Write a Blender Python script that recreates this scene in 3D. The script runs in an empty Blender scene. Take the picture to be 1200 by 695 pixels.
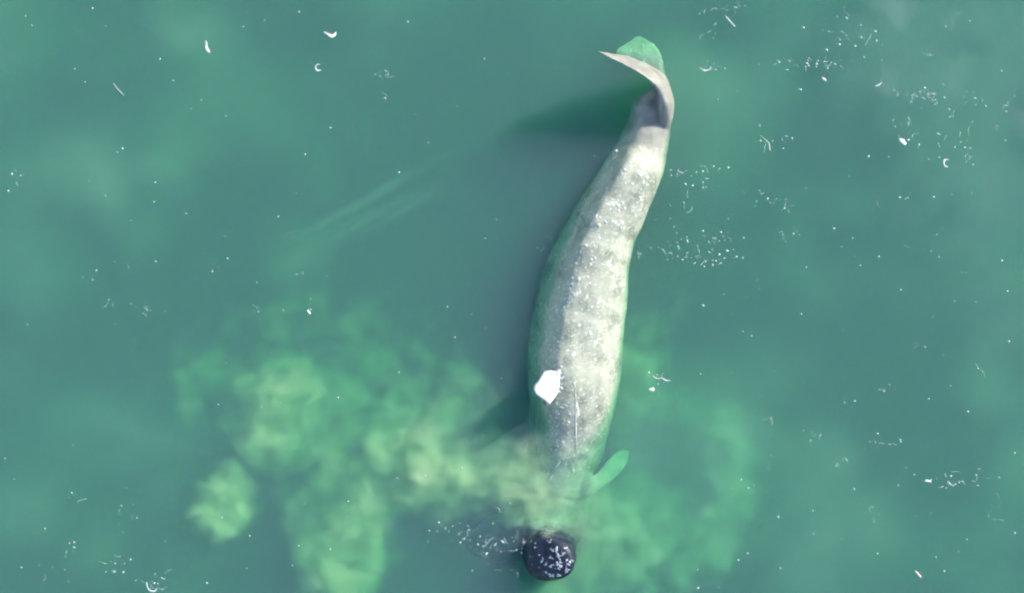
import bpy, bmesh, math, random
from mathutils import Vector, noise, Matrix
from mathutils.bvhtree import BVHTree

random.seed(7)
scene = bpy.context.scene
COL = scene.collection

# ------------------------------------------------------------------ camera, sky, sun, exposure
PPM = 51.0                       # photograph pixels per metre on the water surface
CAM_H = 40.0


def P(px, py, z=0.0):
    """photograph coordinates on the sea surface -> metres east / north"""
    return Vector(((px - 600.0) / PPM, (347.5 - py) / PPM, z))


cam_data = bpy.data.cameras.new('camera')
cam = bpy.data.objects.new('camera', cam_data)
COL.objects.link(cam)
cam.location = (0, 0, CAM_H)
cam_data.sensor_width = 36
cam_data.lens = 36 * CAM_H / (1200 / PPM)
cam_data.clip_end = 2000
scene.camera = cam

SUN_EL = math.radians(27)
SUN_AZ = Vector((0.81, 0.58, 0)).normalized()
to_sun = Vector((SUN_AZ.x * math.cos(SUN_EL), SUN_AZ.y * math.cos(SUN_EL), math.sin(SUN_EL)))

world = bpy.data.worlds.new('World')
scene.world = world
world.use_nodes = True
wn = world.node_tree
bg = wn.nodes['Background']
sky = wn.nodes.new('ShaderNodeTexSky')
sky.sky_type = 'NISHITA'
sky.sun_disc = False
sky.sun_elevation = SUN_EL
sky.sun_rotation = math.atan2(SUN_AZ.x, SUN_AZ.y)
wn.links.new(sky.outputs[0], bg.inputs[0])
bg.inputs[1].default_value = 0.15

sun_data = bpy.data.lights.new('sun', 'SUN')
sun_data.energy = 3.2
sun_data.angle = math.radians(2.0)
sun_data.color = (1.0, 0.95, 0.87)
sun = bpy.data.objects.new('sun', sun_data)
COL.objects.link(sun)
sun.rotation_euler = to_sun.to_track_quat('Z', 'Y').to_euler()

scene.view_settings.view_transform = 'Standard'
scene.view_settings.look = 'None'
scene.view_settings.gamma = 1.0
scene.view_settings.exposure = 1.06

cy = scene.cycles
cy.use_denoising = True
cy.max_bounces = 10
cy.volume_bounces = 6
cy.diffuse_bounces = 3
cy.transparent_max_bounces = 24
cy.use_adaptive_sampling = True
cy.adaptive_threshold = 0.06
cy.adaptive_min_samples = 12
cy.volume_max_steps = 256
cy.filter_width = 2.2
cy.use_fast_gi = False

# ------------------------------------------------------------------ helpers


def tag(o, label=None, cat=None, group=None, kind=None):
    if label: o['label'] = label
    if cat: o['category'] = cat
    if group: o['group'] = group
    if kind: o['kind'] = kind
    return o


def mesh_obj(name, verts, faces, mat, parent=None, smooth=True):
    me = bpy.data.meshes.new(name)
    me.from_pydata([tuple(v) for v in verts], [], faces)
    me.update()
    if smooth:
        me.polygons.foreach_set('use_smooth', [True] * len(me.polygons))
    me.materials.append(mat)
    o = bpy.data.objects.new(name, me)
    COL.objects.link(o)
    o.parent = parent
    return o


def new_mat(name):
    m = bpy.data.materials.new(name)
    m.use_nodes = True
    m.node_tree.nodes.clear()
    nt = m.node_tree
    out = nt.nodes.new('ShaderNodeOutputMaterial')
    return m, nt, out


def simple_mat(name, col, rough=0.6, var=0.15, scale=30.0):
    m, nt, out = new_mat(name)
    b = nt.nodes.new('ShaderNodeBsdfPrincipled')
    nz = nt.nodes.new('ShaderNodeTexNoise')
    nz.inputs['Scale'].default_value = scale
    mx = nt.nodes.new('ShaderNodeMix'); mx.data_type = 'RGBA'
    mx.inputs[6].default_value = tuple(c * (1 - var) for c in col) + (1,)
    mx.inputs[7].default_value = tuple(min(1, c * (1 + var)) for c in col) + (1,)
    nt.links.new(nz.outputs[0], mx.inputs[0])
    nt.links.new(mx.outputs[2], b.inputs['Base Color'])
    b.inputs['Roughness'].default_value = rough
    nt.links.new(b.outputs[0], out.inputs['Surface'])
    return m


# ------------------------------------------------------------------ seabed and water body
SEABED_Z = -7.0


def seabed_mat():
    m, nt, out = new_mat('seabed_mud')
    b = nt.nodes.new('ShaderNodeBsdfPrincipled')
    nz = nt.nodes.new('ShaderNodeTexNoise'); nz.inputs['Scale'].default_value = 0.35
    nz.inputs['Detail'].default_value = 5
    mx = nt.nodes.new('ShaderNodeMix'); mx.data_type = 'RGBA'
    mx.inputs[6].default_value = (0.09, 0.09, 0.065, 1)
    mx.inputs[7].default_value = (0.17, 0.16, 0.11, 1)
    tc = nt.nodes.new('ShaderNodeTexCoord')
    nt.links.new(tc.outputs['Object'], nz.inputs['Vector'])
    nt.links.new(nz.outputs[0], mx.inputs[0])
    nt.links.new(mx.outputs[2], b.inputs['Base Color'])
    b.inputs['Roughness'].default_value = 0.95
    nt.links.new(b.outputs[0], out.inputs['Surface'])
    return m


def build_seabed():
    n = 90
    half = 24.0
    vs, fs = [], []
    # fine undulating sheet in the middle, coarse skirt out to the horizon
    ax = [-600, -200, -80] + [-half + 2 * half * i / n for i in range(n + 1)] + [80, 200, 600]
    for y in ax:
        for x in ax:
            z = SEABED_Z + 0.35 * noise.noise(Vector((x * 0.25, y * 0.25, 3.1))) + 0.12 * noise.noise(Vector((x, y, 7.7)))
            vs.append((x, y, z))
    w = len(ax)
    for j in range(w - 1):
        for i in range(w - 1):
            fs.append((j * w + i, j * w + i + 1, (j + 1) * w + i + 1, (j + 1) * w + i))
    o = mesh_obj('seabed', vs, fs, seabed_mat())
    tag(o, 'soft muddy seabed deep under the green water', None, kind='structure')


build_seabed()

WATER_SCATTER = (0.320, 0.300, 0.540)      # per metre
WATER_ABSORB = (1.00, 0.262, 0.625)


def water_mat():
    m, nt, out = new_mat('turbid_sea_water')
    sc = nt.nodes.new('ShaderNodeVolumeScatter')
    k = max(WATER_SCATTER)
    sc.inputs['Color'].default_value = tuple(c / k for c in WATER_SCATTER) + (1,)
    sc.inputs['Density'].default_value = k
    sc.inputs['Anisotropy'].default_value = 0.0
    ab = nt.nodes.new('ShaderNodeVolumeAbsorption')
    k = 1.1
    ab.inputs['Color'].default_value = tuple(1 - c / k for c in WATER_ABSORB) + (1,)
    ab.inputs['Density'].default_value = k
    ad = nt.nodes.new('ShaderNodeAddShader')
    nt.links.new(sc.outputs[0], ad.inputs[0])
    nt.links.new(ab.outputs[0], ad.inputs[1])
    nt.links.new(ad.outputs[0], out.inputs['Volume'])
    return m


def build_water():
    a, zb = 500.0, -9.0
    vs = [(-a, -a, zb), (a, -a, zb), (a, a, zb), (-a, a, zb), (-a, -a, 0), (a, -a, 0), (a, a, 0), (-a, a, 0)]
    fs = [(0, 3, 2, 1), (4, 5, 6, 7), (0, 1, 5, 4), (1, 2, 6, 5), (2, 3, 7, 6), (3, 0, 4, 7)]
    o = mesh_obj('sea_water', vs, fs, water_mat(), smooth=False)
    tag(o, 'calm turbid green sea water filling the whole view', None, kind='structure')


build_water()

# ------------------------------------------------------------------ drifting mud: density grids made by geometry nodes


def mud_mat(name, albedo, density, aniso=0.0, step=3.0):
    m, nt, out = new_mat(name)
    m.cycles.volume_step_rate = step
    at = nt.nodes.new('ShaderNodeAttribute'); at.attribute_name = 'density'
    mul = nt.nodes.new('ShaderNodeMath'); mul.operation = 'MULTIPLY'; mul.inputs[1].default_value = density
    nt.links.new(at.outputs['Fac'], mul.inputs[0])
    sc = nt.nodes.new('ShaderNodeVolumeScatter')
    sc.inputs['Color'].default_value = albedo + (1,)
    sc.inputs['Anisotropy'].default_value = aniso
    ab = nt.nodes.new('ShaderNodeVolumeAbsorption')
    ab.inputs['Color'].default_value = albedo + (1,)
    nt.links.new(mul.outputs[0], sc.inputs['Density'])
    nt.links.new(mul.outputs[0], ab.inputs['Density'])
    ad = nt.nodes.new('ShaderNodeAddShader')
    nt.links.new(sc.outputs[0], ad.inputs[0])
    nt.links.new(ab.outputs[0], ad.inputs[1])
    nt.links.new(ad.outputs[0], out.inputs['Volume'])
    return m


def mud_cloud(name, label, blobs, mat, voxel, warp=0.35, warp_scale=1.1, erode=0.55, detail_scale=1.7, seed=0.0, pad=0.35, soft=1.0):
    """blobs: (px, py, z, radius_px, vertical_radius_m, strength[, stretch, angle])"""
    ng = bpy.data.node_groups.new(name, 'GeometryNodeTree')
    ng.interface.new_socket('Geometry', in_out='INPUT', socket_type='NodeSocketGeometry')
    ng.interface.new_socket('Geometry', in_out='OUTPUT', socket_type='NodeSocketGeometry')
    N, L = ng.nodes, ng.links
    gout = N.new('NodeGroupOutput')
    pos = N.new('GeometryNodeInputPosition')

    def vmath(op, a, b=None, s=None):
        n = N.new('ShaderNodeVectorMath'); n.operation = op
        for k, v in ((0, a), (1, b)):
            if v is None: continue
            if isinstance(v, (tuple, Vector)): n.inputs[k].default_value = v
            else: L.new(v, n.inputs[k])
        if s is not None: n.inputs['Scale'].default_value = s
        return n.outputs['Value'] if op == 'LENGTH' else n.outputs['Vector']

    def fmath(op, a, b=None, c=None, clamp=False):
        n = N.new('ShaderNodeMath'); n.operation = op; n.use_clamp = clamp
        for k, v in ((0, a), (1, b), (2, c)):
            if v is None: continue
            if isinstance(v, (int, float)): n.inputs[k].default_value = v
            else: L.new(v, n.inputs[k])
        return n.outputs[0]

    def tex(vec, scale, detail, rough=0.55):
        n = N.new('ShaderNodeTexNoise'); n.noise_dimensions = '3D'
        n.inputs['Scale'].default_value = scale
        n.inputs['Detail'].default_value = detail
        n.inputs['Roughness'].default_value = rough
        L.new(vec, n.inputs['Vector'])
        return n

    p0 = vmath('ADD', pos.outputs[0], (seed, seed * 1.7, seed * 0.3))
    w = tex(p0, warp_scale, 4.0, 0.6)
    wv = vmath('SUBTRACT', w.outputs['Color'], (0.5, 0.5, 0.5))
    wv = vmath('SCALE', wv, s=warp * 2.6)
    pw = vmath('ADD', pos.outputs[0], wv)
    total = None
    lo, hi = Vector((1e9,) * 3), Vector((-1e9,) * 3)
    for b in blobs:
        px, py, z, r, rz, st = b[:6]
        stretch = b[6] if len(b) > 6 else 1.0
        ang = b[7] if len(b) > 7 else 0.0
        c = P(px, py, z); R = r / PPM
        big = R * max(1, stretch)
        lo = Vector((min(lo.x, c.x - big), min(lo.y, c.y - big), min(lo.z, z - rz)))
        hi = Vector((max(hi.x, c.x + big), max(hi.y, c.y + big), max(hi.z, z + rz)))
        d = vmath('SUBTRACT', pw, c)
        if ang:
            rn = N.new('ShaderNodeVectorRotate'); rn.rotation_type = 'Z_AXIS'
            rn.inputs['Angle'].default_value = -math.radians(ang)
            L.new(d, rn.inputs['Vector']); d = rn.outputs[0]
        d = vmath('MULTIPLY', d, (1 / (R * stretch), 1 / R, 1 / rz))
        ln = vmath('LENGTH', d)
        f = N.new('ShaderNodeMapRange'); f.interpolation_type = 'SMOOTHSTEP'
        L.new(ln, f.inputs['Value'])
        f.inputs['From Min'].default_value = 0.0
        f.inputs['From Max'].default_value = 1.32
        f.inputs['To Min'].default_value = st
        f.inputs['To Max'].default_value = 0.0
        total = f.outputs[0] if total is None else fmath('SUBTRACT', fmath('ADD', total, f.outputs[0]), fmath('MULTIPLY', total, f.outputs[0]))
    nz = tex(vmath('ADD', p0, wv), detail_scale, 4.0, 0.6)
    er = fmath('MULTIPLY_ADD', nz.outputs[0], -2.0 * erode, erode * 0.62)
    # erosion only cuts where there is mud: total + total-limited noise
    den = fmath('ADD', total, er)
    den = fmath('MULTIPLY', den, fmath('MULTIPLY', total, 3.0, clamp=True), clamp=False)
    den = fmath('MAXIMUM', den, 0.0)
    den = fmath('POWER', den, soft)
    den = fmath('SUBTRACT', den, 0.008)
    den = fmath('MAXIMUM', den, 0.0)
    lo -= Vector((pad, pad, pad)); hi += Vector((pad, pad, pad))
    hi.z = min(hi.z, -0.02)
    vc = N.new('GeometryNodeVolumeCube')
    vc.inputs['Background'].default_value = 0.0
    vc.inputs['Min'].default_value = lo
    vc.inputs['Max'].default_value = hi
    for k, ax in zip(('X', 'Y', 'Z'), range(3)):
        vc.inputs['Resolution ' + k].default_value = max(4, int((hi[ax] - lo[ax]) / voxel))
    L.new(den, vc.inputs['Density'])
    sm = N.new('GeometryNodeSetMaterial'); sm.inputs['Material'].default_value = mat
    L.new(vc.outputs[0], sm.inputs[0])
    L.new(sm.outputs[0], gout.inputs[0])
    me = bpy.data.meshes.new(name)
    me.materials.append(mat)
    o = bpy.data.objects.new(name, me)
    COL.objects.link(o)
    md = o.modifiers.new('density', 'NODES'); md.node_group = ng
    tag(o, label, None, kind='stuff')
    return o


MUD = mud_mat('stirred_mud', (0.96, 0.925, 0.71), 6.0)
MUD_GREEN = mud_mat('thin_green_mud', (0.94, 0.935, 0.76), 4.6)
SILT = mud_mat('thin_silt', (0.90, 0.96, 0.95), 0.5, step=2.0)

mud_cloud('mud_cloud', 'billowing yellow green mud trailing away beside the whale head', [
    (322, 490, -0.58, 72, 0.55, 1.05), (342, 445, -0.65, 50, 0.5, 0.6), (298, 522, -0.69, 44, 0.5, 0.37), (330, 530, -0.69, 40, 0.5, 0.60),
    (350, 372, -0.81, 55, 0.5, 0.34), (500, 526, -0.47, 58, 0.5, 0.92), (470, 490, -0.65, 56, 0.5, 0.60), (545, 480, -0.69, 50, 0.45, 0.37),
    (575, 532, -0.39, 48, 0.40, 0.92), (545, 555, -0.47, 46, 0.4, 0.85), (432, 572, -0.65, 72, 0.55, 0.85), (405, 622, -0.69, 72, 0.55, 0.70),
    (378, 662, -0.69, 62, 0.55, 0.68), (440, 515, -0.77, 66, 0.5, 0.60), (525, 572, -0.52, 52, 0.45, 0.85), (470, 560, -0.60, 60, 0.5, 0.82),
    (612, 555, -0.32, 54, 0.30, 0.85), (655, 585, -0.16, 54, 0.16, 0.55), (618, 596, -0.32, 36, 0.28, 0.80), (665, 540, -0.16, 52, 0.15, 0.37), (645, 515, -0.16, 46, 0.15, 0.27), (585, 575, -0.34, 46, 0.35, 0.80),
    (245, 425, -0.88, 88, 0.5, 0.48), (212, 475, -0.88, 70, 0.5, 0.37), (405, 430, -0.88, 94, 0.5, 0.62), (400, 500, -0.81, 77, 0.5, 0.67), (360, 560, -0.81, 61, 0.5, 0.72),
    (480, 410, -0.95, 94, 0.5, 0.37), (545, 455, -0.81, 83, 0.5, 0.60), (300, 400, -0.88, 77, 0.5, 0.37),
    (515, 606, -0.47, 26, 0.3, 0.75), (548, 592, -0.47, 28, 0.3, 0.70), (628, 618, -0.25, 22, 0.2, 0.85), (672, 612, -0.22, 40, 0.2, 0.60), (448, 642, -0.77, 50, 0.5, 0.60), (410, 690, -0.77, 60, 0.5, 0.60),
    (335, 345, -1.00, 52, 0.5, 0.34), (420, 370, -1.00, 60, 0.5, 0.31), (190, 440, -1.05, 56, 0.5, 0.31), (395, 680, -0.75, 66, 0.5, 0.70), (360, 610, -0.75, 48, 0.5, 0.60), (580, 490, -0.80, 54, 0.45, 0.34),
], MUD, 0.055, warp=0.46, warp_scale=1.1, erode=0.75, detail_scale=1.6, seed=3.0, pad=0.8, soft=1.8)

mud_cloud('mud_cloud', 'small lone mud puff apart from the larger plume', [
    (258, 590, -0.52, 50, 0.48, 0.98), (242, 612, -0.52, 36, 0.42, 0.85), (272, 568, -0.52, 34, 0.38, 0.85), (264, 616, -0.52, 34, 0.38, 0.80),
], MUD, 0.06, warp=0.32, warp_scale=1.5, erode=0.75, detail_scale=2.6, seed=11.0, pad=0.6, soft=1.6)

mud_cloud('mud_cloud', 'pale green mud ring spreading past the submerged flipper', [
    (848, 495, -0.69, 54, 0.5, 0.62), (872, 540, -0.69, 46, 0.5, 0.62), (862, 592, -0.69, 54, 0.5, 0.62),
    (832, 642, -0.69, 62, 0.5, 0.60), (785, 605, -0.86, 50, 0.5, 0.60), (800, 485, -0.86, 44, 0.5, 0.60),
    (780, 665, -0.77, 74, 0.5, 0.70), (738, 614, -0.95, 54, 0.5, 0.70), (706, 598, -0.95, 56, 0.45, 0.75),
    (690, 628, -0.60, 68, 0.5, 0.90), (705, 675, -0.69, 72, 0.5, 0.85), (645, 706, -0.60, 54, 0.5, 0.90),
    (750, 480, -0.77, 48, 0.45, 0.60), (762, 425, -0.77, 48, 0.45, 0.65), (792, 375, -0.86, 34, 0.45, 0.55, 1.8, 65),
    (740, 440, -0.69, 46, 0.45, 0.65), (728, 520, -1.15, 46, 0.4, 0.60), (698, 580, -0.30, 30, 0.2, 0.80), (758, 562, -1.2, 38, 0.45, 0.49), (740, 385, -0.86, 40, 0.4, 0.49),
], MUD_GREEN, 0.065, warp=0.44, warp_scale=1.0, erode=0.75, detail_scale=1.5, seed=6.0, pad=0.8, soft=1.35)

# thin silt hanging in the water everywhere, in broad drifts, with light shafts off the tail shaped as pale streaks
silt_blobs = []
rs = random.Random(21)
for i in range(130):
    sx, sy = rs.uniform(-60, 1260), rs.uniform(-50, 750)
    if 430 < sx < 760 and 20 < sy < 480: continue        # silt left out here so the whale's shadow stays dark
    if (400 < sx < 660 and sy > 540) or (sx > 1040 and sy < 290): continue
    silt_blobs.append((sx, sy, rs.uniform(-1.4, -0.7), rs.uniform(35, 100), rs.uniform(0.5, 1.0), rs.uniform(0.3, 0.9), rs.uniform(1, 1.8), rs.uniform(5, 55)))
mud_cloud('silt_and_sky_sheen', 'faint pale silt drifting through the open green water', silt_blobs, SILT, 0.3,
          warp=0.5, warp_scale=0.45, erode=0.6, detail_scale=0.55, seed=1.0, pad=0.6)

mud_cloud('light_shaft_streak', 'light shafts off the raised tail shaped as long thin pale streaks', [
    (420, 236, -0.5, 7, 0.22, 0.72, 24, 29), (472, 244, -0.5, 6, 0.2, 0.62, 17, 30), (445, 246, -0.55, 5, 0.2, 0.6, 16, 29), (395, 268, -0.7, 16, 0.25, 0.45, 8, 29), (360, 300, -0.8, 22, 0.3, 0.4, 4, 29),
], mud_mat('light_shaft_pale', (0.9, 0.95, 0.95), 1.6), 0.07, warp=0.06, warp_scale=0.8, erode=0.3, detail_scale=1.5, seed=2.0, pad=0.3)  # pale volume put in for the shafts of light

mud_cloud('silt_and_sky_sheen', 'milky grey veil close under the surface put in for sky reflection', [
    (1180, 70, -0.35, 190, 0.3, 0.75), (1150, 200, -0.4, 140, 0.3, 0.6), (1060, 90, -0.4, 130, 0.3, 0.45), (1190, 360, -0.45, 110, 0.3, 0.5), (1000, 10, -0.4, 120, 0.3, 0.4), (1180, 520, -0.45, 90, 0.3, 0.35),
], mud_mat('sky_sheen_volume', (0.98, 0.92, 0.97), 0.7, step=2.0), 0.3, warp=0.6, warp_scale=0.5, erode=0.45, detail_scale=0.7, seed=8.0, pad=0.6)  # sky reflection put into the water as a pale volume

# ------------------------------------------------------------------ the whale


def whale_skin():
    m, nt, out = new_mat('whale_skin')
    N, L = nt.nodes, nt.links
    b = N.new('ShaderNodeBsdfPrincipled')
    tc = N.new('ShaderNodeTexCoord')

    def noise_tex(scale, detail, rough=0.6, vec=None):
        n = N.new('ShaderNodeTexNoise'); n.inputs['Scale'].default_value = scale
        n.inputs['Detail'].default_value = detail; n.inputs['Roughness'].default_value = rough
        L.new(vec or tc.outputs['Object'], n.inputs['Vector'])
        return n.outputs[0]

    def ramp(v, a, c, ca=0.0, cb=1.0):
        n = N.new('ShaderNodeMapRange'); n.interpolation_type = 'SMOOTHSTEP'
        L.new(v, n.inputs[0]); n.inputs[1].default_value = a; n.inputs[2].default_value = c
        n.inputs[3].default_value = ca; n.inputs[4].default_value = cb
        return n.outputs[0]

    def mix(f, a, c):
        n = N.new('ShaderNodeMix'); n.data_type = 'RGBA'
        if isinstance(f, float): n.inputs[0].default_value = f
        else: L.new(f, n.inputs[0])
        for k, v in ((6, a), (7, c)):
            if isinstance(v, tuple): n.inputs[k].default_value = v + (1,)
            else: L.new(v, n.inputs[k])
        return n.outputs[2]

    big = ramp(noise_tex(1.6, 6, 0.65), 0.36, 0.56)
    mott = ramp(noise_tex(2.6, 5, 0.6), 0.40, 0.68)
    spk = ramp(noise_tex(12, 6, 0.7), 0.53, 0.68)
    base = mix(big, (0.185, 0.205, 0.165), (0.325, 0.345, 0.27))
    base = mix(mott, base, (0.37, 0.385, 0.305))
    base = mix(spk, base, (0.56, 0.58, 0.48))
    # tail is a pinker grey, the head is dark slate
    sep = N.new('ShaderNodeSeparateXYZ'); L.new(tc.outputs['Object'], sep.inputs[0])
    base = mix(ramp(sep.outputs[1], 2.6, 4.2), base, mix(mott, (0.22, 0.215, 0.19), (0.31, 0.305, 0.27)))
    def both(a_, b_):
        n = N.new('ShaderNodeMath'); n.operation = 'MULTIPLY'
        L.new(a_, n.inputs[0]); L.new(b_, n.inputs[1])
        return n.outputs[0]
    # pale fluke tip and flipper blade
    base = mix(ramp(sep.outputs[1], 5.45, 5.8), base, mix(mott, (0.38, 0.40, 0.29), (0.60, 0.61, 0.47)))
    base = mix(both(ramp(sep.outputs[0], 2.0, 2.3), ramp(sep.outputs[1], -3.2, -3.5)), base, mix(mott, (0.36, 0.42, 0.30), (0.62, 0.67, 0.50)))
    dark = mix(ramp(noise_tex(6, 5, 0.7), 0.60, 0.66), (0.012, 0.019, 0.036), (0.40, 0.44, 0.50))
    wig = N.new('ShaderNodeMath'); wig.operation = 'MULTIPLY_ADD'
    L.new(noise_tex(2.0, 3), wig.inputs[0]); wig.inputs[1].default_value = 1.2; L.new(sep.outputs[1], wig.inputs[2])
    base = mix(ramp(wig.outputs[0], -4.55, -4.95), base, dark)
    L.new(base, b.inputs['Base Color'])
    b.inputs['Roughness'].default_value = 0.42
    b.inputs['Specular IOR Level'].default_value = 0.35
    bp = N.new('ShaderNodeBump'); bp.inputs['Strength'].default_value = 0.35; bp.inputs['Distance'].default_value = 0.02
    L.new(noise_tex(9, 6, 0.65), bp.inputs['Height'])
    L.new(bp.outputs[0], b.inputs['Normal'])
    L.new(b.outputs[0], out.inputs['Surface'])
    return m


SKIN = whale_skin()

# stations from tail to snout: px, py, half width px, axis depth m, half height m
ST = [
    (778, 100, 9, -0.24, 0.18),
    (772, 113, 16, -0.22, 0.26),
    (764, 128, 23, -0.24, 0.34),
    (761, 150, 27, -0.32, 0.46),
    (751, 180, 32, -0.35, 0.58),
    (739, 203, 37, -0.23, 0.68),
    (719, 240, 42, -0.27, 0.80),
    (705, 266, 44, -0.36, 0.86),
    (695, 290, 48, -0.42, 0.92),
    (686, 318, 54, -0.49, 0.98),
    (680, 353, 57, -0.55, 1.04),
    (672, 400, 60, -0.57, 1.08),
    (669, 450, 59, -0.59, 1.07),
    (665, 500, 53, -0.88, 0.98),
    (660, 545, 46, -1.04, 0.86),
    (655, 585, 40, -1.04, 0.74),
]


def catmull(pts, t):
    n = len(pts) - 1
    i = min(int(t), n - 1); u = t - i
    p0, p1, p2, p3 = pts[max(i - 1, 0)], pts[i], pts[i + 1], pts[min(i + 2, n)]
    return [0.5 * (2 * b + (c - a) * u + (2 * a - 5 * b + 4 * c - d) * u * u + (3 * b - a - 3 * c + d) * u ** 3) for a, b, c, d in zip(p0, p1, p2, p3)]


def loft(bm, rings, cap=True):
    vr = [[bm.verts.new(p) for p in r] for r in rings]
    n = len(rings[0])
    for a, b in zip(vr, vr[1:]):
        for i in range(n):
            bm.faces.new((a[i], a[(i + 1) % n], b[(i + 1) % n], b[i]))
    if cap:
        bm.faces.new(list(reversed(vr[0])))
        bm.faces.new(vr[-1])


def blade(bm, stations):
    """a fin as a stack of lens-shaped sections: (leading point, trailing point, thickness)"""
    pts = [list(a) + list(b) + [th] for a, b, th in stations]
    rings = []
    m = (len(pts) - 1) * 6
    prev_n = None
    for k in range(m + 1):
        v = catmull(pts, k / 6.0)
        a, b, th = Vector(v[0:3]), Vector(v[3:6]), max(v[6], 0.03)
        v2 = catmull(pts, min(k / 6.0 + 0.05, len(pts) - 1 - 1e-6)); v1 = catmull(pts, max(k / 6.0 - 0.05, 0))
        span = ((Vector(v2[0:3]) + Vector(v2[3:6])) - (Vector(v1[0:3]) + Vector(v1[3:6])))
        nrm = span.cross(b - a)
        if nrm.length < 1e-5: nrm = prev_n or Vector((0, 0, 1))
        nrm.normalize()
        if prev_n is not None and nrm.dot(prev_n) < 0: nrm = -nrm
        prev_n = nrm
        ring = []
        for j in range(14):
            ang = 2 * math.pi * j / 14
            s = (1 - math.cos(ang)) / 2
            prof = math.sin(ang) * (1.0 - 0.35 * s)
            ring.append(a.lerp(b, s) + nrm * prof * th * 0.5)
        rings.append(ring)
    loft(bm, rings)


def smooth01(t):
    t = min(1.0, max(0.0, t))
    return t * t * (3 - 2 * t)


TOP = [(-1.0, 0.0), (-0.97, 0.09), (-0.90, 0.21), (-0.70, 0.47), (-0.50, 0.75), (-0.40, 0.865), (-0.28, 0.945), (-0.14, 0.99), (0.06, 1.0), (0.35, 0.93), (0.62, 0.80), (0.84, 0.58), (0.95, 0.33), (1.0, 0.0)]


def section_top(x):
    """height of the rolled back: a ridge off centre, a steep shaded side and a broad sunny flank"""
    for (x0, z0), (x1, z1) in zip(TOP, TOP[1:]):
        if x <= x1:
            return z0 + (z1 - z0) * (x - x0) / (x1 - x0)
    return 0.0


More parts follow.
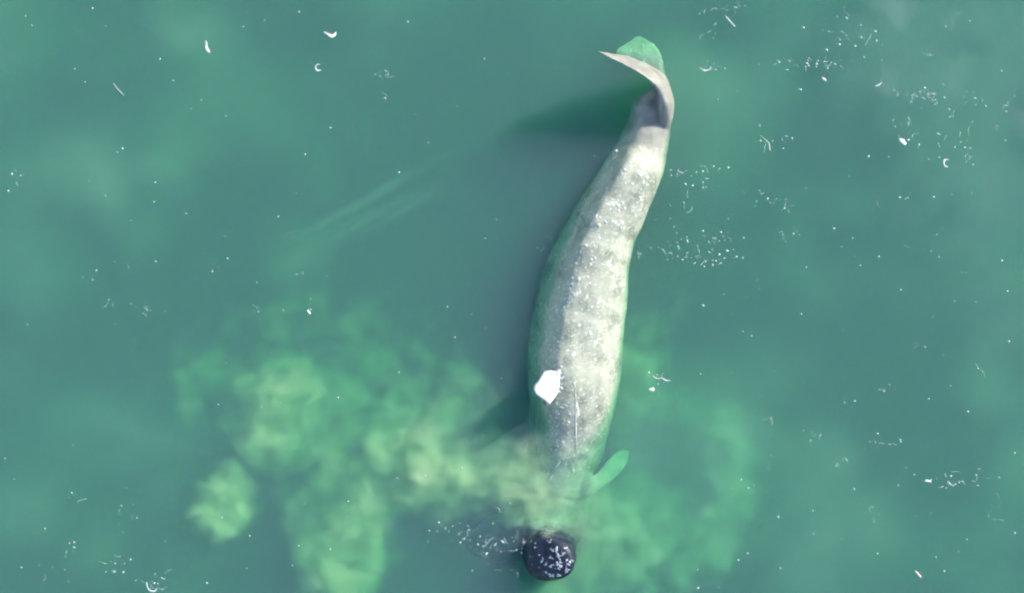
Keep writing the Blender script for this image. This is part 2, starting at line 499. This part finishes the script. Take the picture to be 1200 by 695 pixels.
def build_whale():
    bm = bmesh.new()
    # body rings
    path = []
    M = 110
    for k in range(M + 1):
        v = catmull([list(s) for s in ST], (len(ST) - 1) * k / M)
        path.append((P(v[0], v[1], v[3]), v[2] / PPM, v[4]))
    # head curves up out of the water to the rounded snout
    head = [(650, 612, 37, -0.98, 0.68), (644, 632, 37, -0.78, 0.62), (643, 645, 33, -0.50, 0.56), (642, 652, 32.5, -0.10, 0.54), (642, 653, 32, 0.30, 0.53), (642, 653.5, 31, 0.52, 0.51), (642.5, 654, 27, 0.66, 0.44), (643, 654, 15, 0.74, 0.26), (643, 654, 3, 0.76, 0.05)]
    hp = [list(ST[-1])] + [list(h) for h in head]
    for k in range(1, 57):
        v = catmull(hp, (len(hp) - 1) * k / 56.0)
        path.append((P(v[0], v[1], v[3]), v[2] / PPM, v[4]))
    rings = []
    n = 40
    for k, (c, hw, hh) in enumerate(path):
        c0 = path[max(k - 2, 0)][0]; c1 = path[min(k + 2, len(path) - 1)][0]
        t = (c1 - c0).normalized()
        side = Vector((0, 0, 1)).cross(t)
        if k > M: side = Vector((1, -0.05, 0)) - t * Vector((1, -0.05, 0)).dot(t)
        side.normalize()
        if side.x < 0: side = -side
        up = t.cross(side).normalized()
        if k <= M and up.z < 0: up = -up
        if k > M and up.y > 0 and t.z > 0.5: up = -up
        if k > M and t.z <= 0.5 and up.z < 0: up = -up
        ring = []
        f = k / M
        for j in range(n):
            a = 2 * math.pi * j / n
            x, z = math.cos(a), math.sin(a)
            if k <= M and z > 0:
                w = smooth01((f - 0.16) / 0.16) * smooth01((1.0 - f) / 0.16)
                wob = 0.10 * noise.noise(Vector((f * 16, 2.3, 0))) + 0.06 * noise.noise(Vector((f * 45, 5.3, 0)))
                z = z * (1 - w) + section_top(max(-1, min(1, x + wob * (1 - x * x)))) * w
            if k <= M and x < 0:
                x *= 1 - 0.14 * smooth01((f - 0.2) / 0.2) * smooth01((1.0 - f) / 0.12)
            # dorsal ridge, leaning to the shaded side, with knuckles towards the tail
            da = math.atan2(math.sin(a - math.radians(109)), math.cos(a - math.radians(109)))
            kn = 0.0
            if k <= M:
                kn = math.exp(-(da / 0.20) ** 2) * (0.045 + 0.075 * (0.5 + 0.5 * math.sin(f * 62)) * (1 if f < 0.55 else 0.3)) * math.sin(math.pi * min(1, f * 1.15)) ** 0.5
            r = 1.0 + kn
            if k > M: r += 0.16 * noise.noise(Vector((math.cos(a) * 1.1, math.sin(a) * 1.1, k * 0.03 + 4.0)))
            q = c + side * (x * hw * r) + up * (z * hh * r)
            if k > M:       # the snout leans: its top slopes from the sunny rim down into the water
                o_ = P(643, 654)
                zpl = 0.24 + 0.40 * (q.x - o_.x) + 0.12 * (q.y - o_.y) - 0.26 * min(1.05, ((q.x - o_.x) ** 2 + (q.y - o_.y) ** 2) ** 0.5 / 0.62) ** 7 + 0.16 * noise.noise(Vector((q.x * 2.4, q.y * 2.4, 1.5)))
                if q.z > zpl: q.z = zpl + 0.12 * (q.z - zpl)
            ring.append(q)
        rings.append(ring)
    loft(bm, rings)

    # lump added under water for the dark shadow patch beside the snout
    shade_lump = [(650, 600, 24, -1.20, 0.40), (628, 622, 32, -1.08, 0.46), (602, 636, 32, -1.18, 0.42), (572, 644, 26, -1.38, 0.34), (545, 650, 10, -1.55, 0.14)]
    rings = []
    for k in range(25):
        v = catmull([list(q) for q in shade_lump], 4 * k / 24.0)
        v1, v2 = catmull([list(q) for q in shade_lump], max(0, 4 * k / 24.0 - .1)), catmull([list(q) for q in shade_lump], min(3.9999, 4 * k / 24.0 + .1))
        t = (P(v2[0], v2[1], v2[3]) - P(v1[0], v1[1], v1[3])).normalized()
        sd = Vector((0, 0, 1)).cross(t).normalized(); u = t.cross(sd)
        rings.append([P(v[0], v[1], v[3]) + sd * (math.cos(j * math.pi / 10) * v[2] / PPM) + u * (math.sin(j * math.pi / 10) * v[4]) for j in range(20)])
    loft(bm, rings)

    # raised fluke lobe, nearly edge-on from above
    blade(bm, [
        (P(777, 160, -0.20), P(778, 130, -0.62), 0.36),
        (P(780, 146, 0.16), P(783, 112, -0.50), 0.36),
        (P(777, 128, 0.55), P(784, 98, -0.35), 0.34),
        (P(767, 109, 0.85), P(777, 86, -0.12), 0.27),
        (P(750, 96, 1.04), P(759, 77, 0.19), 0.20),
        (P(731, 86, 1.16), P(738, 71, 0.53), 0.14),
        (P(712, 77, 1.24), P(715, 69, 0.89), 0.09),
        (P(695, 69, 1.26), P(698, 68, 1.20), 0.05),
    ])
    # lower fluke lobe, hanging under water
    blade(bm, [
        (P(783, 118, -0.12), P(764, 112, -0.10), 0.30),
        (P(783, 98, -0.37), P(768, 96, -0.23), 0.24),
        (P(781, 78, -0.33), P(744, 78, -0.24), 0.19),
        (P(777, 60, -0.40), P(722, 63, -0.37), 0.15),
        (P(768, 47, -0.46), P(724, 53, -0.45), 0.12),
        (P(757, 40, -0.51), P(738, 44, -0.50), 0.09),
        (P(749, 37, -0.54), P(744, 38, -0.52), 0.05),
    ])
    # flipper on the sunny side, swept back and sloping down under water
    blade(bm, [
        (P(668, 592, -0.84), P(672, 560, -0.79), 0.34),
        (P(690, 586, -0.44), P(690, 560, -0.40), 0.26),
        (P(707, 576, -0.58), P(705, 551, -0.52), 0.20),
        (P(724, 564, -0.70), P(716, 539, -0.64), 0.15),
        (P(735, 552, -0.78), P(725, 532, -0.74), 0.11),
        (P(740, 541, -0.84), P(733, 530, -0.82), 0.08),
        (P(741, 534, -0.86), P(738, 530, -0.85), 0.05),
    ])
    bmesh.ops.recalc_face_normals(bm, faces=bm.faces[:])
    me = bpy.data.meshes.new('whale_raw')
    bm.to_mesh(me); bm.free()
    tmp = bpy.data.objects.new('whale_raw', me)
    COL.objects.link(tmp)
    rm = tmp.modifiers.new('remesh', 'REMESH'); rm.mode = 'VOXEL'; rm.voxel_size = 0.035; rm.adaptivity = 0
    sm = tmp.modifiers.new('smooth', 'SMOOTH'); sm.factor = 0.5; sm.iterations = 5
    dg = bpy.context.evaluated_depsgraph_get()
    final = bpy.data.meshes.new_from_object(tmp.evaluated_get(dg))
    bpy.data.objects.remove(tmp)
    # uneven skin: broad folds and small lumps
    final.update()
    nv = len(final.vertices)
    norms = [Vector(v.normal) for v in final.vertices]
    for v, nr in zip(final.vertices, norms):
        p = v.co
        d = 0.034 * noise.fractal(p * 1.1, 1.0, 2.0, 3) + 0.010 * noise.fractal(p * 3.2, 1.0, 2.0, 3)
        if p.y > 4.3: d += 0.010 * noise.fractal(p * 6.0, 1.0, 2.0, 2)
        v.co = p + nr * d
    final.polygons.foreach_set('use_smooth', [True] * len(final.polygons))
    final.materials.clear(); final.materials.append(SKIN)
    final.name = 'gray_whale'
    final.update()
    o = bpy.data.objects.new('gray_whale', final)
    COL.objects.link(o)
    tag(o, 'pale mottled gray whale rolled on its side with one tail fluke raised', 'whale')
    return o


whale = build_whale()
dgz = bpy.context.evaluated_depsgraph_get()
BVH = BVHTree.FromObject(whale, dgz)


def on_whale(px, py):
    loc, nr, idx, dist = BVH.ray_cast(Vector((P(px, py).x, P(px, py).y, 5)), Vector((0, 0, -1)))
    return loc, nr


BARN = simple_mat('barnacle_white', (0.50, 0.52, 0.46), 0.7, 0.3, 25)
GLINT_WHITE = simple_mat('glint_white', (0.56, 0.57, 0.56), 0.35, 0.14, 9)  # glint on wet skin, held in a white colour
PALE_BLUE = simple_mat('pale_barnacle_crust', (0.42, 0.46, 0.52), 0.6, 0.35, 18)


def lump(verts, faces, c, nr, r, h, rng, n=7, stretch=1.0, ang=0.0):
    """a low uneven crust on a surface"""
    nr = nr.normalized()
    t = nr.orthogonal().normalized()
    t = Matrix.Rotation(ang, 3, nr) @ t
    s = nr.cross(t)
    b0 = len(verts)
    for lvl, (rr, hh) in enumerate(((1.0, -0.3), (0.75, 0.7))):
        for j in range(n):
            a = 2 * math.pi * j / n
            q = r * rr * rng.uniform(0.5, 1.45)
            verts.append(c + t * (math.cos(a) * q * stretch) + s * (math.sin(a) * q) + nr * (h * hh))
    verts.append(c + nr * h)
    for j in range(n):
        k = (j + 1) % n
        faces.append((b0 + j, b0 + k, b0 + n + k, b0 + n + j))
        faces.append((b0 + n + j, b0 + n + k, b0 + 2 * n))


def build_barnacles():
    rng = random.Random(5)
    vs, fs = [], []
    # along the dorsal ridge where light turns to shade
    ridge = [(737, 189), (717, 238), (701, 266), (684, 295), (668, 330), (655, 364), (645, 400), (632, 440)]
    for i in range(170):
        t = rng.random() * (len(ridge) - 1); k = int(t); u = t - k
        x = ridge[k][0] * (1 - u) + ridge[k + 1][0] * u + rng.gauss(4, 8)
        y = ridge[k][1] * (1 - u) + ridge[k + 1][1] * u + rng.gauss(0, 5)
        l, nr = on_whale(x, y)
        if l: lump(vs, fs, l, nr, rng.choice((0.010, 0.013, 0.016, 0.022, 0.04)) * rng.uniform(.8, 1.3), 0.008, rng)
    # scattered over the lit flank
    for i in range(170):
        t = rng.random(); y = 165 + 360 * t
        cx = 760 - 95 * min(1, t * 1.6) + rng.gauss(4, 20)
        l, nr = on_whale(cx, y)
        if l and l.z > -0.6: lump(vs, fs, l, nr, rng.choice((0.009, 0.012, 0.016, 0.03)) * rng.uniform(.8, 1.3), 0.007, rng, stretch=rng.uniform(1, 1.8), ang=rng.random() * 6)
    # head bristles of barnacles
    for i in range(40):
        l, nr = on_whale(rng.gauss(664, 16), rng.uniform(470, 560))
        if l: lump(vs, fs, l, nr, rng.uniform(.015, .035), 0.008, rng)
    for i in range(18):
        l, nr = on_whale(rng.uniform(726, 780), rng.uniform(38, 76))
        if l: lump(vs, fs, l, nr, rng.uniform(.015, .05), 0.008, rng, stretch=rng.uniform(1, 2.2), ang=rng.random() * 6)
    for i in range(22):
        l, nr = on_whale(rng.gauss(652, 14), rng.gauss(655, 14))
        if l and l.z > 0: lump(vs, fs, l, nr, rng.uniform(.008, .02), 0.006, rng)
    o = mesh_obj('barnacle_speckle', vs, fs, BARN, whale)
    tag(o, 'tiny white barnacles speckling the back and flank', kind='stuff')
    # larger crusts that can be told apart: flank ones and the pale ones on the snout
    for (x, y, r, st) in ((722, 322, .07, 2.2), (726, 300, .06, 1.6), (749, 204, .07, 1.3), (752, 215, .05, 1.2), (692, 264, .06, 1.4), (712, 308, .08, 2.0), (674, 345, .06, 1.8), (690, 390, .06, 1.5),
                          (697, 402, .06, 2.0), (707, 411, .05, 2.0), (672, 415, .06, 1.5), (676, 430, .05, 1.2), (686, 348, .06, 2.0), (773, 127, .05, 2.0), (672, 448, .05, 1.2)):
        vs, fs = [], []
        l, nr = on_whale(x, y)
        if not l: continue
        lump(vs, fs, l, nr, r * 0.75, 0.006, rng, n=10, stretch=st, ang=rng.uniform(0.2, 1.0))
        mesh_obj('barnacle_cluster', vs, fs, BARN, whale)
    for (x, y, r, st) in ((649, 642, .075, 1.5), (654, 648, .06, 1.2), (653, 660, .085, 1.3), (646, 672, .07, 2.2), (654, 671, .055, 1.6), (667, 656, .07, 1.5), (664, 664, .045, 1.6), (640, 668, .035, 1.7), (660, 646, .035, 1.4), (645, 651, .03, 1.8)):
        vs, fs = [], []
        l, nr = on_whale(x, y)
        if not l: continue
        for q in range(9):      # a crust is several grown-together patches
            l2, n2 = on_whale(x + rng.gauss(0, r * 26), y + rng.gauss(0, r * 26))
            if l2 and l2.z > -0.1: lump(vs, fs, l2, n2, r * rng.uniform(.16, .42), 0.010, rng, n=8, stretch=min(st, 1.5), ang=rng.uniform(0, 3))
        o = mesh_obj('barnacle_crust', vs, fs, PALE_BLUE, whale)
    # glint on the wet shoulder, painted white on a patch tilted sunward
    out = [(637, 433), (657, 431), (656, 446), (653, 460), (643, 474), (639, 469), (628, 462), (624, 455), (629, 447)]
    cxy = (641, 452)
    vs, fs = [], []
    rings = 5
    for k in range(rings + 1):
        u = k / rings
        for (x, y) in out:
            # subdivide each outline edge
            pass
    fine = []
    for i in range(len(out)):
        a, b = out[i], out[(i + 1) % len(out)]
        for s in range(3):
            fine.append((a[0] + (b[0] - a[0]) * s / 3 + rng.uniform(-.7, .7), a[1] + (b[1] - a[1]) * s / 3 + rng.uniform(-.7, .7)))
    m = len(fine)
    tilt = (Vector((0, 0, 1)) + to_sun * 0.6).normalized()
    hinge = on_whale(654, 447)[0] + Vector((0, 0, 0.03))

    def lifted(l, nr):
        zp = hinge.z - (tilt.x * (l.x - hinge.x) + tilt.y * (l.y - hinge.y)) / tilt.z
        return Vector((l.x, l.y, max(l.z + 0.015, zp)))
    for k in range(rings):
        u = 1 - max(0, k - 0.7) / rings
        for (x, y) in fine:
            l, nr = on_whale(cxy[0] + (x - cxy[0]) * u, cxy[1] + (y - cxy[1]) * u)
            vs.append(lifted(l, nr) if k else l + nr * -0.03)
    l, nr = on_whale(*cxy); vs.append(lifted(l, nr))
    for k in range(rings - 1):
        for j in range(m):
            fs.append((k * m + j, k * m + (j + 1) % m, (k + 1) * m + (j + 1) % m, (k + 1) * m + j))
    for j in range(m):
        fs.append(((rings - 1) * m + j, (rings - 1) * m + (j + 1) % m, rings * m))
    for q in range(26):         # crumbs of the painted glint round its ragged edge
        x, y = fine[rng.randrange(m)]
        l, nr = on_whale(x + rng.gauss(0, 2.2), y + rng.gauss(0, 2.2))
        if l: lump(vs, fs, l, nr, rng.uniform(.012, .04), 0.012, rng, n=7, stretch=rng.uniform(1, 1.8), ang=rng.random() * 6)
    o = mesh_obj('glint_patch', vs, fs, GLINT_WHITE, whale)
    o['label'] = 'glaring white glint painted on the wet shoulder'


build_barnacles()

# ------------------------------------------------------------------ foam on the surface
FOAM = simple_mat('sea_foam', (0.50, 0.54, 0.525), 0.6, 0.55, 3.0)


def fleck(verts, faces, c, r, rng, stretch=1.0, ang=None, n=6):
    ang = rng.uniform(0, math.pi) if ang is None else ang
    ca, sa = math.cos(ang), math.sin(ang)
    b0 = len(verts)
    for j in range(n):
        a = 2 * math.pi * j / n
        q = r * rng.uniform(0.65, 1.2)
        x, y = math.cos(a) * q * stretch, math.sin(a) * q
        verts.append(Vector((c.x + x * ca - y * sa, c.y + x * sa + y * ca, 0.004)))
    verts.append(Vector((c.x, c.y, 0.004 + min(r * 0.8, 0.03))))
    verts.append(Vector((c.x, c.y, -min(r * 0.5, 0.02))))
    for j in range(n):
        k = (j + 1) % n
        faces.append((b0 + j, b0 + k, b0 + n))
        faces.append((b0 + k, b0 + j, b0 + n + 1))


def foam_field(name, label, clusters, singles, seed):
    rng = random.Random(seed)
    vs, fs = [], []
    for (px, py, rx, ry, cnt, size) in clusters:
        made = 0
        while made < cnt * 1.5:
            x, y = rng.gauss(px, rx * 0.6), rng.gauss(py, ry * 0.6)
            if rng.random() < 0.22:           # a little curl of joined bubbles
                ang = rng.uniform(0, 6.28); turn = rng.uniform(-0.7, 0.7)
                for s in range(rng.randint(3, 7)):
                    fleck(vs, fs, P(x, y), size * rng.uniform(0.3, 0.85), rng, rng.uniform(1.0, 1.7), -ang + rng.gauss(0, .5))
                    x += math.cos(ang) * 1.6; y += math.sin(ang) * 1.6; ang += turn
                    made += 1
            else:
                fleck(vs, fs, P(x, y), size * rng.choice((0.35, 0.45, 0.5, 0.6, 0.8, 1.0, 1.5)), rng, rng.uniform(1, 1.8)); made += 1
    for (px, py, r) in singles:
        fleck(vs, fs, P(px, py), r, rng, rng.uniform(1, 1.4))
    o = mesh_obj(name, vs, fs, FOAM)
    tag(o, label, kind='stuff')


S = 0.016
rr = random.Random(77)
foam_field('foam_flecks', 'loose white foam flecks drifting in ragged lines over the open sunny water', [
    (945, 74, 42, 5, 46, S), (985, 42, 40, 14, 22, S), (1082, 112, 34, 8, 46, S), (1112, 168, 46, 34, 44, S), (902, 164, 16, 12, 18, S),
    (862, 8, 24, 6, 18, S), (838, 32, 16, 16, 14, S), (838, 79, 10, 4, 8, S), (1060, 150, 14, 14, 16, S), (1138, 118, 16, 12, 16, S),
    (815, 288, 52, 16, 95, S), (842, 306, 34, 10, 24, S), (818, 208, 34, 14, 36, S), (905, 235, 30, 10, 26, S), (918, 275, 12, 8, 16, S), (790, 246, 18, 16, 14, S * .8),
    (1075, 404, 10, 6, 9, S), (1043, 456, 10, 3, 7, S), (1034, 520, 18, 8, 20, S * .8), (1112, 567, 26, 8, 30, S), (1020, 600, 14, 8, 12, S * .8), (1165, 600, 18, 10, 14, S * .8),
    (900, 492, 10, 4, 8, S), (953, 508, 8, 5, 7, S), (980, 542, 14, 6, 8, S), (1150, 430, 16, 12, 8, S * .8), (1050, 240, 30, 16, 14, S * .8), (1070, 290, 22, 16, 10, S * .8), (1130, 320, 12, 16, 7, S * .8),
    (772, 444, 12, 8, 10, S), (1180, 125, 12, 16, 12, S), (1000, 20, 20, 12, 8, S * .8), (1150, 550, 40, 40, 14, S * .7), (1085, 60, 20, 10, 7, S * .8),
], [(rr.uniform(800, 1195), rr.uniform(5, 690), rr.choice((.010, .013, .017, .024))) for _ in range(130)], 1)
foam_field('foam_flecks', 'sparse tiny foam specks scattered on the water over the shadowed plume', [
    (112, 320, 26, 26, 16, S * .7), (165, 362, 18, 8, 14, S * .8), (130, 356, 14, 8, 8, S * .7), (268, 272, 6, 8, 7, S * .8), (252, 305, 6, 8, 6, S * .6), (446, 90, 12, 4, 12, S), (452, 112, 4, 4, 4, S * .7),
    (20, 204, 10, 4, 7, S * .8), (218, 246, 12, 10, 7, S * .6), (180, 682, 18, 10, 26, S), (138, 664, 20, 12, 26, S * .8), (85, 582, 8, 5, 7, S), (84, 640, 6, 8, 8, S * .9), (54, 620, 6, 6, 5, S * .8),
    (336, 277, 8, 6, 9, S * .6), (352, 320, 6, 3, 5, S), (304, 362, 8, 3, 6, S * .8), (60, 670, 20, 14, 8, S * .7), (150, 610, 20, 14, 8, S * .7),
], [(rr.uniform(5, 600), rr.uniform(5, 690), rr.choice((.009, .012, .016, .022))) for _ in range(120)], 2)
foam_field('foam_bubbles', 'white bubbles trailing on dark water beside the snout', [
    (585, 640, 34, 9, 46, S), (545, 626, 26, 10, 22, S * .8), (570, 662, 34, 10, 12, S * .8), (612, 634, 10, 8, 14, S * 1.1), (520, 620, 20, 8, 7, S), (600, 590, 24, 14, 8, S)
], [], 3)
foam_field('foam_specks', 'tiny bubbles lining the shaded side of the whale back', [
    (640, 330, 22, 60, 26, S * .7), (625, 420, 14, 40, 14, S * .8), (690, 220, 20, 30, 12, S * .8), (655, 275, 16, 24, 10, S * .8)
], [(722, 177, .04), (711, 197, .022), (704, 237, .022), (690, 249, .018)], 4)


def foam_streaks():
    rng = random.Random(9)
    vs, fs = [], []
    for pts, w in (([(672, 448), (674, 470), (674, 492), (675, 515), (675, 530)], .022), ([(675, 468), (676, 480), (676, 490)], .035), ([(612, 503), (616, 510), (618, 516)], .03),
                   ([(624, 482), (620, 500), (626, 518)], .014), ([(632, 478), (629, 498), (630, 515)], .014), ([(640, 505), (645, 512), (640, 522)], .022), ([(700, 566), (690, 590)], .0),
                   ([(722, 440), (728, 455), (726, 470)], .02), ([(712, 478), (713, 486)], .035), ([(657, 541), (650, 550)], .035), ([(671, 545), (672, 556)], .03), ([(648, 558), (644, 565)], .03), ([(662, 440), (645, 428), (632, 436)], .012), ([(648, 408), (636, 418), (622, 434), (618, 450)], .014)):
        if w <= 0 or any(on_whale(x, y)[0] is None or on_whale(x, y)[0].z < -0.7 for x, y in pts): continue
        n = len(pts)
        b0 = len(vs)
        m = (n - 1) * 5 + 1
        for k in range(m):
            t = k / 5.0
            x, y = catmull([list(p) for p in pts], min(t, n - 1 - 1e-6))
            e = max(0.15, math.sin(math.pi * (k + 0.5) / m)) * rng.uniform(0.5, 1.3) * w
            c = P(x, y)
            l, nr = on_whale(x, y)
            z = (l.z + 0.006) if l else 0.0
            vs += [Vector((c.x - e, c.y, z)), Vector((c.x, c.y, z + 0.006)), Vector((c.x + e, c.y, z)), Vector((c.x, c.y, z - 0.012))]
        for k in range(m - 1):
            for j in range(4):
                a = b0 + k * 4 + j; b = b0 + k * 4 + (j + 1) % 4
                fs.append((a, b, b + 4, a + 4))
    o = mesh_obj('water_streaks', vs, fs, BARN, whale)  # white water lines over the back, laid as strips on the skin
    tag(o, 'thin white streaks running along the shoulder and head', kind='stuff')


foam_streaks()

# ------------------------------------------------------------------ single pieces of flotsam
FEATHER = simple_mat('white_feather', (0.82, 0.80, 0.78), 0.6, 0.1, 30)
RUSTY = simple_mat('rust_edge', (0.34, 0.13, 0.09), 0.7, 0.3, 30)
STICK = simple_mat('bleached_stick', (0.52, 0.56, 0.46), 0.7, 0.25, 30)
PINK = simple_mat('pinkish_shell', (0.74, 0.56, 0.50), 0.55, 0.2, 30)


def ribbon_verts(pts, widths, thick):
    """curved, cupped strip with real thickness; pts in px relative to the piece"""
    n = len(pts); m = (n - 1) * 5 + 1
    cs, ws = [], []
    for k in range(m):
        t = min(k / 5.0, n - 1 - 1e-6)
        x, y = catmull([list(p) for p in pts], t)
        cs.append(Vector((x / PPM, -y / PPM, 0)))
        ws.append(max(0.003, catmull([[w] for w in widths], t)[0] / PPM * 0.36 * random.uniform(0.6, 1.25)))
    rings = []
    for k in range(m):
        d = (cs[min(k + 1, m - 1)] - cs[max(k - 1, 0)]).normalized()
        s = Vector((-d.y, d.x, 0))
        lift = 0.03 * math.sin(math.pi * k / (m - 1))
        r = []
        for j in range(8):
            a = 2 * math.pi * j / 8
            u = math.cos(a)
            r.append(cs[k] + s * (u * ws[k]) + Vector((0, 0, 0.012 + lift * 0.5 + 0.4 * ws[k] * u * u + thick * math.sin(a))))
        rings.append(r)
    return rings


def ribbon(name, at, pts, widths, mat, label=None, cat=None, thick=0.008, parent=None, group=None):
    rings = ribbon_verts(pts, widths, thick)
    bm = bmesh.new(); loft(bm, rings)
    bmesh.ops.recalc_face_normals(bm, faces=bm.faces[:])
    me = bpy.data.meshes.new(name); bm.to_mesh(me); bm.free()
    me.polygons.foreach_set('use_smooth', [True] * len(me.polygons))
    me.materials.append(mat)
    o = bpy.data.objects.new(name, me); COL.objects.link(o)
    if parent is None: o.location = P(*at)
    else: o.parent = parent
    if cat: tag(o, label, cat, group)
    return o


f = ribbon('floating_feather', (243, 55), [(-3, -7), (-.5, -5), (-1, 0), (1, 4), (3, 7)], [1, 2, 4.5, 4.5, 1], FEATHER, 'curled white feather floating near the top edge, leftmost of two', 'feather', group='white feathers on the water')
ribbon('vane_edge', None, [(3.2, 1.0), (4.0, 3.5), (4.0, 6)], [.6, 1.3, .5], RUSTY, parent=f)
f = ribbon('floating_feather', (387, 40), [(-8, -3), (-3, 0), (2, 2.5), (5, 1), (7, -2.5)], [1, 3, 5, 4, 1], FEATHER, 'bent V-shaped white feather with rusty edge near the top edge', 'feather', group='white feathers on the water')
ribbon('vane_edge', None, [(-6, -4), (-1, -2), (3, -1)], [.6, 1.3, .5], RUSTY, parent=f)
ribbon('floating_stick', (855.5, 25.5), [(-5.5, -6.5), (0, 0), (5.5, 6)], [1.6, 2.2, 1.6], STICK, 'short straight pale stick floating above and beyond the raised tail', 'stick', .016, group='floating sticks')
ribbon('floating_stick', (139, 105), [(-6, -7), (0, 0), (6, 7)], [.9, 1.3, .9], STICK, 'thin greenish stick floating alone in the upper open water', 'stick', .012, group='floating sticks')
f = ribbon('floating_shell', (1057.5, 166), [(-4, -3), (-1, -1), (2, 2), (4, 3)], [3, 6, 6, 2.5], FEATHER, 'lumpy white shell fragment below a foam curl, largest in the foam', 'shell', .02, group='floating shell fragments')
ribbon('stained_edge', None, [(-5, -4.5), (-2, -5), (-1, -4)], [.6, 1.2, .6], RUSTY, parent=f)
ribbon('floating_shell', (965.5, 93), [(-2.5, -2), (0, 0), (2.5, 2)], [2, 3.6, 2], PINK, 'small pinkish shell fragment at the end of a foam line', 'shell', .015, group='floating shell fragments')
ribbon('floating_shell', (1087, 563.5), [(-3.5, 0), (0, 0), (3.5, .6)], [3, 5, 3], FEATHER, 'small white shell fragment with foam trailing off beside it', 'shell', .02, group='floating shell fragments')
f = ribbon('floating_shell', (1076, 673), [(-3.5, -4), (0, 0), (3.5, 4)], [2.5, 3.6, 1.5], PINK, 'pinkish shell sliver floating near the bottom edge', 'shell', .012, group='floating shell fragments')
ribbon('stained_edge', None, [(2, -4), (2.6, -1.5)], [1, 1.4], RUSTY, parent=f)
ribbon('floating_shell', (763.5, 456.5), [(-3, 0), (0, 0), (3, -.5)], [3.5, 6, 3.5], FEATHER, 'round whitish shell fragment floating beside the whale shoulder', 'shell', .02, group='floating shell fragments')
ribbon('floating_shell', (362, 365.5), [(-1.5, -2.5), (0, 0), (1.5, 2.5)], [2, 3.4, 2], FEATHER, 'tiny white shell fragment floating above the mud plume', 'shell', .015, group='floating shell fragments')
ribbon('foam_curl', (373, 79), [(2, -3.5), (-2.5, -2.5), (-2.5, 2.5), (1, 4), (3.5, 2)], [1, 2.6, 2.8, 2.4, 1], FOAM, 'hook-shaped foam curl below the bent feather', 'foam', .012, group='foam curls')
ribbon('foam_curl', (1109, 191), [(3, -3), (-1.5, -4), (-3.5, 0), (-1.5, 4), (2, 4.5)], [1, 2.4, 2.8, 2.2, 1.2], FOAM, 'open ring of foam below the upper foam drift', 'foam', .012, group='foam curls')
ribbon('foam_curl', (775, 444), [(-11, -4), (-5, 0), (0, -1), (5, 2), (10, 2)], [.8, 1.8, 2, 2, 1.2], FOAM, 'squiggle of white foam just above the round shell fragment', 'foam', .012, group='foam curls')
ribbon('foam_curl', (901, 167), [(-10, -8), (-4, -3), (0, 2), (1, 10)], [.8, 1.4, 1.6, 1.8], FOAM, 'branching foam thread drifting beside the tail stock', 'foam', .01, group='foam curls')
ribbon('foam_curl', (827, 81), [(-7, -2), (-2, 2), (3, 1), (7, -2)], [.8, 2.4, 1.8, .8], FOAM, 'flat arc of foam beside the lower tail fluke', 'foam', .012, group='foam curls')
ribbon('foam_curl', (178, 686), [(-6, -4), (-4, 4), (2, 7), (6, 4)], [1.2, 2.4, 2.6, 1.5], FOAM, 'hooked foam curl at the bottom edge below the lone puff', 'foam', .012, group='foam curls')
ribbon('foam_curl', (1029, 100), [(-4, 1), (0, 0), (4, -3)], [2, 3, 1.5], FOAM, 'short dash of foam between two foam drifts', 'foam', .012, group='foam curls')
